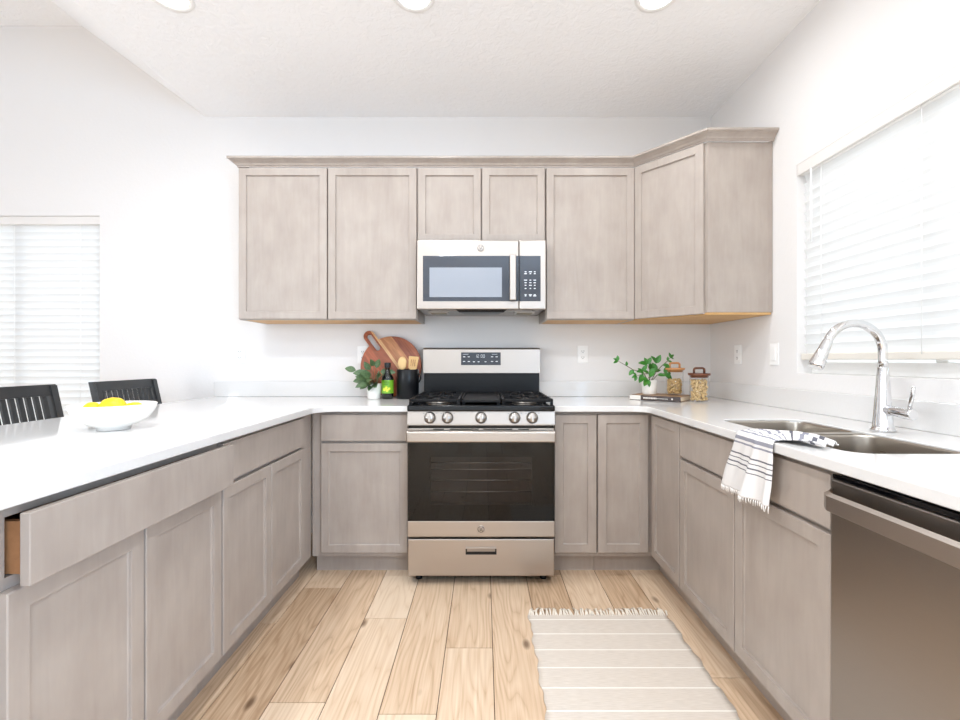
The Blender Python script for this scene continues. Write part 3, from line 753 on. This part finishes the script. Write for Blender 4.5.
# ------------------------------------------------------------------ recessed lights
def can(x, y, label, energy=5.5, z=HC):
    t = thing('recessed_light', label, 'ceiling light', (x, y, z), group='recessed ceiling lights')
    b = MB(); b.lathe([(.072, -.001), (.074, -.004), (.094, -.005), (.097, -.0005)], n=40, cap0=False, cap1=False); b.build('trim_ring', M['trim'], t)
    b = MB(); b.lathe([(.0, -.0015), (.0725, -.0015)], n=40, cap0=False, cap1=False); b.build('lens', M['lamp_lens'], t)
    l = bpy.data.lights.new('lamp', 'AREA'); l.shape = 'DISK'; l.size = .14; l.energy = energy; l.spread = math.radians(172); l.color = (.95, .985, 1.02)
    o = bpy.data.objects.new('lamp', l); col.objects.link(o); o.parent = t; o.location = (0, 0, -.004)
can(-1.405, 2.025, 'leftmost of the three round recessed ceiling lights'); can(-.314, 2.025, 'middle one of the three round recessed ceiling lights'); can(.775, 2.025, 'rightmost of the three round recessed ceiling lights')
E2 = 10.5  # the unseen ceiling lights below are added to brighten the room
for x, lab in ((-1.375, 'left'), (-.312, 'middle'), (.758, 'right')): can(x, .55, 'added unseen fill light, recessed over the %s of the kitchen, nearer the living room' % lab, E2)
for x, lab in ((-1.375, 'left'), (-.312, 'middle'), (.758, 'right')): can(x, -1.3, 'added unseen fill light, recessed over the %s of the living room' % lab, E2)
for y, lab in ((1.6, 'nearer the dining window'), (-.6, 'farther from the dining window')): can(-3.4, y, 'added unseen fill light in the raised dining ceiling, ' + lab, 1.0, HD)

# ------------------------------------------------------------------ outlets and switch
def outlet(label, loc, rz, kind='outlet'):
    t = thing('electrical_outlet' if kind == 'outlet' else 'light_switch', label, 'outlet' if kind == 'outlet' else 'switch', loc, rz)
    MB().box(-.036, .036, -.006, -.0005, -.058, .058, .003).build('cover_plate', M['trim'], t)
    if kind == 'outlet':
        for z in (.02, -.02):
            s = MB().box(-.0165, .0165, -.008, -.0061, z-.014, z+.014, .002).build('socket', M['trim'], t)
            b = MB(); b.box(-.008, -.0055, -.0085, -.0081, z-.003, z+.006).box(.0055, .008, -.0085, -.0081, z-.003, z+.006).box(-.0025, .0025, -.0085, -.0081, z-.010, z-.006)
            b.build('slots', M['black_satin'], s)
    else:
        MB().box(-.0165, .0165, -.010, -.0061, -.033, .033, .002).build('rocker', M['trim'], t)
outlet('white outlet on the bare wall left of the plants', (-1.637, YB, 1.192), 0)
outlet('white outlet on the wall behind the sage-green potted plant', (-.812, YB, 1.192), 0)
outlet('white outlet on the wall right of the range', (.662, YB, 1.195), 0)
outlet('white outlet on the right wall near the corner jars', (XR, 2.71, 1.190), -PI/2)
outlet('white rocker light switch beside the kitchen window', (XR, 2.37, 1.188), -PI/2, 'switch')

# ------------------------------------------------------------------ counter objects, left
CT = CZ1+.001
# round cutting board leaning on the wall: disc in local xz, thickness y
R = .20
lean = math.radians(9)
t = thing('cutting_board', 'round reddish wooden cutting board with slotted handle, leaning against the wall', 'cutting board', (-.610, 2.945, CT), rot=(-lean, 0, 0))
ha = math.radians(127)
def bd(x, z): return (x, z)
hd = Vector((math.cos(ha), math.sin(ha))); hn = Vector((-hd.y, hd.x))
HWd, HL = .037, .288
outl = []
a_off = math.asin(HWd/R)
k0 = ha+a_off; k1 = ha-a_off+2*PI
for k in range(61):
    a = k0+(k1-k0)*k/60; outl.append((R*math.cos(a), R*math.sin(a)))
tip = hd*(HL-HWd)
for k in range(13):
    a = ha-PI/2+PI*k/12; outl.append((tip.x+HWd*math.cos(a), tip.y+HWd*math.sin(a)))
slot = []
s0, s1, sw = hd*.150, hd*(HL-HWd-.004), .0155
for c0, st in ((s1, ha-PI/2), (s0, ha+PI/2)):
    for k in range(9): a = st+PI*k/8; slot.append((c0.x+sw*math.cos(a), c0.y+sw*math.sin(a)))
# the grain runs along the handle: keep the mesh in handle-aligned axes and turn the object
def to_local(p): v = Vector(p); return (v.dot(hd), v.dot(hn))
b = MB(); b.prism([to_local(p) for p in outl], -.009, .009, holes=[[to_local(p) for p in slot]], bev=.003)
ob = b.build('board', M['board'], t)
# local prism (u=hd, v=hn, w) -> x,z plane
bx = Matrix(((hd.x, hn.x, 0, 0), (0, 0, 1, 0), (hd.y, hn.y, 0, R+.001), (0, 0, 0, 1)))
ob.data.transform(Matrix.Rotation(PI/2, 4, 'X'))       # now u=x, v=z, w=-y
ob.location = (0, 0, R+.003); ob.rotation_euler = (0, -(ha), 0)

# leaves
def leaf_grid(b, base, direc, up, L, Wd, bend=.25, nu=6, nv=4, tipf=1.6):
    d = Vector(direc).normalized(); u = (Vector(up)-d*Vector(up).dot(d))
    u = u.normalized() if u.length > 1e-4 else d.orthogonal().normalized()
    s = d.cross(u); base = Vector(base)
    def fn(a, c):
        wv = Wd*.5*math.sin(PI*a**.85)**.8 if 0 < a < 1 else 0
        v = (c-.5)*2
        return base + d*(L*a) + s*(wv*v) + u*(-bend*L*a*a + abs(v)*wv*.35)
    b.grid(fn, nu, nv)
def pot(name_label, loc, r, h, mat):
    t = thing('potted_plant', name_label, 'plant', loc)
    b = MB(); b.lathe([(0, 0), (r*.82, 0), (r*.86, .004), (r, h), (r*.93, h), (r*.90, h-.012), (0, h-.012)], n=32, cap0=False, cap1=False); b.build('pot', mat, t)
    b = MB(); b.lathe([(r*.885, h-.0115), (r*.6, h-.008), (0, h-.006)], n=24, cap1=False); b.build('soil', M['soil'], t)
    return t
pl = pot('small sage-leaved plant in a white pot beside the dark bottle', (-.688, 2.835, CT), .046, .094, M['white_ceramic'])
b = MB(); st = MB(); rl = random.Random(12)
tips = []
spec = [(-.135, -.01, .215, .062), (-.06, -.03, .205, .07), (-.09, .0, .15, .06), (-.075, -.045, .12, .055), (-.02, -.04, .19, .075), (.03, -.035, .20, .07), (.035, -.04, .15, .075), (-.015, -.055, .14, .07), (-.04, .03, .17, .07), (.045, .02, .215, .065), (.01, .03, .235, .06), (.095, .0, .205, .05), (.06, .01, .18, .06), (-.03, .0, .225, .06), (.0, -.02, .245, .05), (.03, -.06, .12, .06), (-.05, -.06, .11, .05), (.0, -.06, .115, .06), (-.03, -.05, .155, .08), (.005, -.055, .17, .075), (.035, -.05, .175, .06), (-.055, -.05, .17, .07), (-.01, -.06, .135, .08), (.02, -.06, .14, .07), (-.04, .0, .20, .07)]
for x, y, z, L in spec:
    p0 = Vector((x*.15, y*.15, .082)); p2 = Vector((x, y, z)); d = (p2-p0).normalized()
    q = p2-d*L*.6 + Vector((0, 0, -.01))
    st.tube([p0, (p0+q)/2+Vector((0, 0, .012)), q], [.0022, .0018, .0014], 6)
    dirv = Vector((x*1.0+rl.uniform(-.02, .02), y-.02, (z-.16)*.5+rl.uniform(-.03, .02))).normalized()
    leaf_grid(b, q, dirv, (rl.uniform(-.3, .3), -1, .35), L*1.12, L*.66, rl.uniform(.05, .25))
st.build('stems', M['stem'], pl); b.build('leaves', M['leaf'], pl)
# bottle
bt = thing('bottle', 'dark glass bottle with green label standing between plant and black crock', 'bottle', (-.601, 2.825, CT))
b = MB(); b.lathe([(0, 0), (.029, 0), (.0325, .004), (.0325, .115), (.030, .130), (.020, .148), (.0145, .158), (.0135, .182)], n=32, cap0=False); b.build('glass', M['bottle'], bt)
b = MB(); b.lathe([(.0165, .183), (.0175, .186), (.0175, .212), (.016, .215), (0, .215)], n=28, cap1=False); b.build('cap', M['black_satin'], bt)
b = MB(); b.lathe([(.0331, .034), (.0331, .112)], n=40, cap0=False, cap1=False); lb = b.build('label', M['label_green'], bt)
b = MB(); b.use(M['label_dark'])
def wrap(x, z): a = -PI/2+x/.0336; return (.0336*math.cos(a), .0336*math.sin(a), z)
def patch(b, x0, x1, z0, z1): b.grid(lambda u, v: wrap(x0+(x1-x0)*u, z0+(z1-z0)*v), 4, 1)
for z, x0, x1 in ((.101, -.018, .014), (.094, -.014, .016), (.086, -.018, .010)): patch(b, x0, x1, z, z+.003)
b.use(M['label_yellow']); 
for cx, cz, rr in ((-.012, .058, .009), (.004, .052, .008), (.0, .068, .007), (.016, .062, .007)):
    b.grid(lambda u, v: wrap(cx+rr*v*math.cos(2*PI*u), cz+rr*1.2*v*math.sin(2*PI*u)), 12, 1)
b.build('label_print', None, lb); bt.scale = (1.13, 1.13, 1.05)
# utensil crock and utensils
ck = thing('utensil_crock', 'black cylindrical utensil crock immediately left of the range', 'crock', (-.482, 2.865, CT))
b = MB(); b.lathe([(0, 0), (.066, 0), (.070, .003), (.070, .180), (.0685, .183), (.064, .180), (.063, .008), (0, .006)], n=40, cap0=False, cap1=False); b.build('vessel', M['black_satin'], ck)
b = MB(); b.tube([(.061+.012*math.sin(PI*k/8)+.008, 0, .10+.06*k/8) for k in range(9)], .004, 8); b.build('side_handle', M['black_satin'], ck)
sp = thing('wooden_spoon', 'pale wooden spoon standing in the black crock', 'spoon', (-.500, 2.87, CT+.009))
b = MB(); b.tube([(0, 0, 0), (-.012, -.012, .17)], [.0055, .006], 10); b.build('handle', M['wood_spoon'], sp)
b = MB()
n = 20; lps = []
for y, s in ((-.0, .6), (-.004, 1), (.004, 1), (.008, .6)):
    lps.append([(-.015+.028*s*math.cos(2*PI*k/n)*(1 if math.sin(2*PI*k/n) > 0 else .9), -.014+y, .212+.042*s*math.sin(2*PI*k/n)) for k in range(n)])
b.loops(lps); b.build('bowl', M['wood_spoon'], sp)
sp = thing('slotted_spatula', 'pale wooden slotted spatula standing in the black crock', 'spatula', (-.465, 2.865, CT+.009))
b = MB(); b.tube([(0, 0, 0), (.012, -.006, .172)], [.0055, .006], 10); b.build('handle', M['wood_spoon'], sp)
poly = [(-.012, 0), (.012, 0), (.026, .014), (.034, .084), (.030, .088), (-.026, .088), (-.030, .084), (-.026, .014)]
def rect(x0, x1, z0, z1): return [(x0, z1), (x1, z1), (x1, z0), (x0, z0)]
b = MB(); b.prism(poly, -.003, .003, holes=[rect(-.014, -.010, .026, .068), rect(-.002, .002, .026, .068), rect(.010, .014, .026, .068)], bev=.001, mat=Matrix.Translation((.0135, -.008, .168)) @ Matrix.Rotation(math.radians(5), 4, 'Y') @ Matrix.Rotation(PI/2, 4, 'X'))
b.build('blade', M['wood_spoon'], sp)

# fruit bowl and lemons
fb = thing('fruit_bowl', 'wide white ceramic bowl of lemons on the peninsula counter', 'bowl', (-1.295, 1.585, CT))
b = MB(); b.lathe([(0, .004), (.045, .004), (.048, 0), (.054, 0), (.056, .012), (.085, .022), (.118, .046), (.138, .078), (.144, .096), (.142, .099), (.138, .096), (.131, .078), (.111, .050), (.08, .028), (.05, .018), (0, .016)], n=56, cap0=False, cap1=False)
b.build('vessel', M['white_ceramic'], fb); fb.scale = (.87, .87, .90)
b = MB(); b.lathe([(0, -.046), (.006, -.044), (.010, -.040), (.020, -.034), (.029, -.020), (.032, 0), (.029, .020), (.020, .033), (.010, .039), (.006, .043), (0, .045)], n=24, cap0=False, cap1=False)
lm = thing('lemon', 'biggest yellow lemon heaped in the middle of the white bowl', 'lemon', (-1.296, 1.582, CT+.078), group='lemons in the white bowl')
b.build('peel', M['lemon'], lm)
b = MB(); b.lathe([(.0035, .0445), (.003, .047), (0, .0475)], n=10, cap1=False); b.build('stem_end', M['stem'], lm)
lm.rotation_euler = (.3, 1.45, .2); lm.scale = (1.05, 1.05, 1.05)
for x, y, z, rot, s, lab in ((-1.362, 1.585, .083, (.2, 1.4, -.3), .85, 'lemon at the left rim of the white bowl'), (-1.189, 1.585, .083, (.1, 1.5, .5), .85, 'lemon at the right rim of the white bowl'), (-1.275, 1.514, .074, (1.4, .3, .9), .8, 'lemon low at the front of the white bowl'), (-1.235, 1.66, .078, (1.2, 1.2, .1), .8, 'lemon at the back of the white bowl, right of the middle'), (-1.320, 1.662, .077, (.5, 1.4, .8), .8, 'lemon at the back of the white bowl, left of the middle')):
    o = dup(lm, (-1.295+(x+1.275)*.85, 1.585+(y-1.59)*.85, CT+z-.012-(.006 if y < 1.55 else 0)), label=lab, rot=rot); o.scale = (s*.9,)*3

# stools (local: back at x=0, seat toward +x, y across)
def stool(y, label, first=None):
    if first: return dup(first, (-2.045, y, 0), label=label)
    t = thing('counter_stool', label, 'stool', (-2.045, y, 0), group='slat-back counter stools')
    HY = .225; lean = Matrix.Rotation(math.radians(-12), 4, 'Y')
    MB().box(.06, .45, -.21, .21, .615, .65, .012, 3).build('seat', M['charcoal'], t)
    for s in (-1, 1):
        b = MB(); b.box(.0+.41, .0+.445, s*.19-.018, s*.19+.018, 0, .6145, .004); b.build('leg', M['charcoal'], t)
        b = MB(); b.loops([[(x-.017, s*.21-.016, z), (x+.020, s*.21-.016, z), (x+.020, s*.21+.016, z), (x-.017, s*.21+.016, z)] for x, z in ((.03, 0), (.045, .62), (.035, .70), (-.04, 1.036))], smooth=False); b.build('back_post', M['charcoal'], t)
        b = MB(); b.box(.05, .42, s*.19-.01, s*.19+.01, .25, .28); b.build('stretcher', M['charcoal'], t)
    b = MB(); b.box(.415, .44, -.172, .172, .18, .21, .003); b.build('foot_rail', M['charcoal'], t)
    xz = lambda z: .035-.075*(z-.70)/.336
    b = MB(); b.loops([[(xz(.988)-.014, y_, .988), (xz(.988)+.012, y_, .988), (xz(1.04)+.012, y_, 1.04), (xz(1.04)-.014, y_, 1.04)] for y_ in (-.228, .228)], smooth=False); b.build('top_rail', M['charcoal'], t)
    b = MB(); b.loops([[(xz(.70)-.010, y_, .70), (xz(.70)+.010, y_, .70), (xz(.74)+.010, y_, .74), (xz(.74)-.010, y_, .74)] for y_ in (-.193, .193)], smooth=False); b.build('lower_rail', M['charcoal'], t)
    sl = None
    for k in range(10):
        yy = -.165+.33*k/9
        if sl is None:
            b = MB(); b.loops([[(xz(z)-.006, -.0105, z), (xz(z)+.006, -.0105, z), (xz(z)+.006, .0105, z), (xz(z)-.006, .0105, z)] for z in (.741, .987)], smooth=False)
            sl = b.build('slat', M['charcoal'], t, (0, yy, 0))
        else:
            o = sl.copy(); col.objects.link(o); o.location = (0, yy, 0)
    return t
s1_ = stool(1.965, 'black slat-back stool at the photo\'s left edge, in front of the blinds')
stool(2.632, 'black slat-back stool behind the white lemon bowl', s1_)

# ------------------------------------------------------------------ counter objects, right corner
# book: local x along spine (spine at y=0 facing -y)
bk = thing('book', 'dark-spined book lying flat under the small plant and one jar', 'book', (.897, 2.786, CT), math.radians(-40))
BL, BD, BT = .30, .21, .03
b = MB(); b.use(M['paper']).box(.004, BL-.004, .004, BD-.005, .003, BT-.003); b.build('pages', None, bk)
b = MB(); b.use(M['book_top']).box(0, BL, 0, BD, BT-.0028, BT).box(0, BL, 0, BD, 0, .0028); b.use(M['book_cover']).box(0, BL, -.003, -.0, 0, BT, .001); b.build('cover', None, bk)
b = MB(); b.use(M['orange_print']); rk = random.Random(4)
b.box(.001, .068, -.0038, -.0031, .002, BT-.002)
x = .085
while x < .165:
    ww = rk.uniform(.004, .009); b.box(x, x+ww, -.0038, -.0031, .010, .019); x += ww+.002
while x < .225:
    ww = rk.uniform(.002, .004); b.box(x, x+ww, -.0038, -.0031, .012, .016); x += ww+.0015
b.box(.248, .257, -.0038, -.0031, .010, .019)
b.build('spine_print', None, bk)
BTZ = CT+BT+.001
pp = pot('small bright green trailing plant in white pot on the dark-spined book', (1.022, 2.802, BTZ), .048, .088, M['white_ceramic'])
b = MB(); st = MB(); rl = random.Random(31)
branches = [[(-.01, -.01, .08), (-.05, -.03, .14), (-.11, -.04, .15), (-.155, -.05, .175), (-.205, -.04, .205)],
            [(0, -.01, .08), (-.015, -.04, .13), (-.055, -.05, .125), (-.095, -.05, .115)],
            [(0, 0, .08), (.0, -.02, .14), (-.02, -.02, .185)],
            [(.01, 0, .08), (.04, -.01, .14), (.075, -.02, .18), (.11, -.01, .205), (.13, .0, .225)],
            [(.01, -.01, .08), (.035, -.04, .12), (.075, -.045, .13), (.095, -.04, .14)],
            [(0, .01, .08), (.03, .02, .14), (.05, .02, .19)],
            [(0, -.015, .08), (-.02, -.055, .11), (-.035, -.065, .095)]]
for br in branches:
    st.tube(br, [.0022]*(len(br)-1)+[.0012], 6)
    for i in range(1, len(br)):
        p = Vector(br[i]); d = (Vector(br[i])-Vector(br[i-1])).normalized()
        big = .055 if i < 3 else .032
        for s in ((1, -1) if i < len(br)-1 else (1, -1, 0)):
            side = d.cross(Vector((0, 1, 0))).normalized()
            dv = d*.7+side*s*.9+Vector((0, -.25, .05*rl.uniform(-1, 1)))
            L = big*rl.uniform(.8, 1.15)
            if s and rl.random() < .25: continue
            leaf_grid(b, p, dv, (rl.uniform(-.3, .3), -.8, .6), L, L*.56, rl.uniform(.05, .3))
st.build('stems', M['stem'], pp); b.build('leaves', M['leaf_bright'], pp)
def jar(label, loc, r, h, lidm, pm, seed, fill):
    t = thing('glass_jar', label, 'jar', loc)
    b = MB(); b.lathe([(0, 0), (r-.004, 0), (r, .004), (r, h), (r-.003, h), (r-.003, .006), (0, .004)], n=40, cap0=False, cap1=False); b.build('glass', M['glass'], t)
    b = MB(); b.lathe([(r-.006, h-.012), (r-.006, h+.0005), (r+.006, h+.001), (r+.007, h+.004), (r+.007, h+.011), (r+.005, h+.013), (0, h+.013)], n=40, cap1=False); ld = b.build('lid', lidm, t)
    b = MB(); hw, hh = .030, .033
    pts = [(-hw, 0, h+.0132), (-hw, 0, h+.013+hh*.55)] + [(-hw*.6-hw*.4*math.cos(a), 0, h+.013+hh*.6+hh*.3*math.sin(a)) for a in (PI/6, PI/3, PI/2)] + [(hw*.6+hw*.4*math.cos(a), 0, h+.013+hh*.6+hh*.3*math.sin(a)) for a in (PI/2, PI/3, PI/6)] + [(hw, 0, h+.013+hh*.55), (hw, 0, h+.0132)]
    b.tube(pts, .0065, 10); b.build('lid_handle', lidm, ld)
    # dry pasta: small ribbed curls, uncountable
    b = MB(); rp = random.Random(seed); 
    for i in range(300):
        a = rp.uniform(0, 2*PI); q = (r-.0125)*math.sqrt(rp.uniform(.3, 1)); z = rp.uniform(.010, fill)
        p = Vector((q*math.cos(a), q*math.sin(a), z)); d = Vector((rp.uniform(-1, 1), rp.uniform(-1, 1), rp.uniform(-1, 1))).normalized()*.007
        o_ = d.orthogonal()*rp.uniform(.3, .6)
        def clampp(v):
            rr = math.hypot(v.x, v.y); mxr = r-.0085
            if rr > mxr: v.x *= mxr/rr; v.y *= mxr/rr
            v.z = max(.0095, v.z); return v
        b.tube([clampp(p-d), clampp(p+o_), clampp(p+d)], [.0042, .0048, .0042], 7)
    o = b.build('pasta', pm, t); o['kind'] = 'stuff'
    return t
jar('glass jar of mixed pasta standing on the book, with light wooden lid', (1.158, 2.752, BTZ), .051, .150, M['lid_wood_light'], M['pasta_b'], 1, .095)
jar('glass jar full of pasta standing on the counter, with dark wooden lid', (1.250, 2.632, CT), .053, .152, M['lid_wood'], M['pasta'], 2, .125)

# ------------------------------------------------------------------ dish towel
tw = thing('dish_towel', 'white dish towel with grey stripes draped over the sink edge', 'towel', (.85, 1.42, CZ1))
rows = [(0, (.8450, 1.600, .722), (.8450, 1.325, .728), .012), (.2, (.845, 1.575, .785), (.845, 1.322, .787), .009), (.38, (.845, 1.535, .86), (.845, 1.322, .86), .005), (.47, (.845, 1.518, .905), (.845, 1.326, .905), .002),
        (.50, (.850, 1.515, .9185), (.850, 1.327, .9185), .001), (.54, (.870, 1.518, .9205), (.864, 1.328, .921), .003), (.64, (.930, 1.535, .9215), (.872, 1.322, .923), .006), (.72, (.968, 1.50, .921), (.878, 1.312, .923), .010),
        (.82, (.975, 1.41, .921), (.885, 1.29, .923), .016), (.92, (.972, 1.31, .921), (.895, 1.262, .922), .018), (1, (.968, 1.235, .921), (.912, 1.225, .921), .012)]
def tw_fn(u, v):
    for i in range(len(rows)-1):
        if rows[i][0] <= v <= rows[i+1][0]: break
    a, c_ = rows[i], rows[i+1]; t_ = (v-a[0])/(c_[0]-a[0])
    A = Vector(a[1]).lerp(Vector(c_[1]), t_); B = Vector(a[2]).lerp(Vector(c_[2]), t_); am = a[3]*(1-t_)+c_[3]*t_
    p = A.lerp(B, u); wv = (.5+.5*math.sin(u*15+v*5))*.6+(.5+.5*math.sin(u*27-v*4))*.4
    if v < .49:
        fold = (math.exp(-((u-.62)/.10)**2)*.030 + math.exp(-((u-.93)/.05)**2)*.012)*max(0, 1-v/.5)**.7
        p.x -= am*wv+fold
    else: p.z += am*wv*1.2
    return p-tw.location
b = MB(); b.grid(tw_fn, 40, 70, uv=True); o = b.build('cloth', M['towel'], tw)
md = o.modifiers.new('thickness', 'SOLIDIFY'); md.thickness = .002; md.offset = 0
b = MB(); rf = random.Random(6)
for k in range(46):
    p = tw_fn(k/45, 0); q = p+Vector((rf.uniform(-.003, .001), rf.uniform(-.004, .004), -rf.uniform(.012, .02)))
    b.tube([p, (p+q)/2+Vector((-.001, 0, 0)), q], [.0016, .0014, .001], 5)
b.build('fringe', plain('towel_fringe', srgb(240, 236, 232), .9), tw)

# ------------------------------------------------------------------ rug
rx0, rx1, ry0, ry1 = .202, .826, 1.08, 2.045
ru = thing('rug', 'cream woven cotton rug with fringed end on the oak floor', 'rug', (rx0, ry0, .0008))
rw = random.Random(2)
def edge_w(y): return .004*math.sin(y*31)+.003*math.sin(y*77+1)
def rug_fn(u, v):
    y = (ry1-ry0)*v; x = (rx1-rx0)*u + (edge_w(y) if u in (0, 1) else 0)*1
    ln = False
    return Vector((x, y, .006+(.0015 if ln else 0)))
b = MB(); b.grid(rug_fn, 24, 200); o = b.build('mat', M['rug'], ru)
md = o.modifiers.new('thickness', 'SOLIDIFY'); md.thickness = .005; md.offset = -1
b = MB()
for k in range(64):
    x = (rx1-rx0)*k/63; a = rw.uniform(-.02, .022)
    for yb, s in ((ry1-ry0, 1), (0, -1)):
        ln = rw.uniform(.035, .06)
        pts = [(x, yb-s*.004, .004), (x+a*.4, yb+s*ln*.5, .008+rw.uniform(0, .012)), (x+a, yb+s*ln, .0035)]
        b.tube(pts, [.0034, .0042, .0030], 6)
o = b.build('fringe', M['rug_fringe'], ru); o['kind'] = 'stuff'
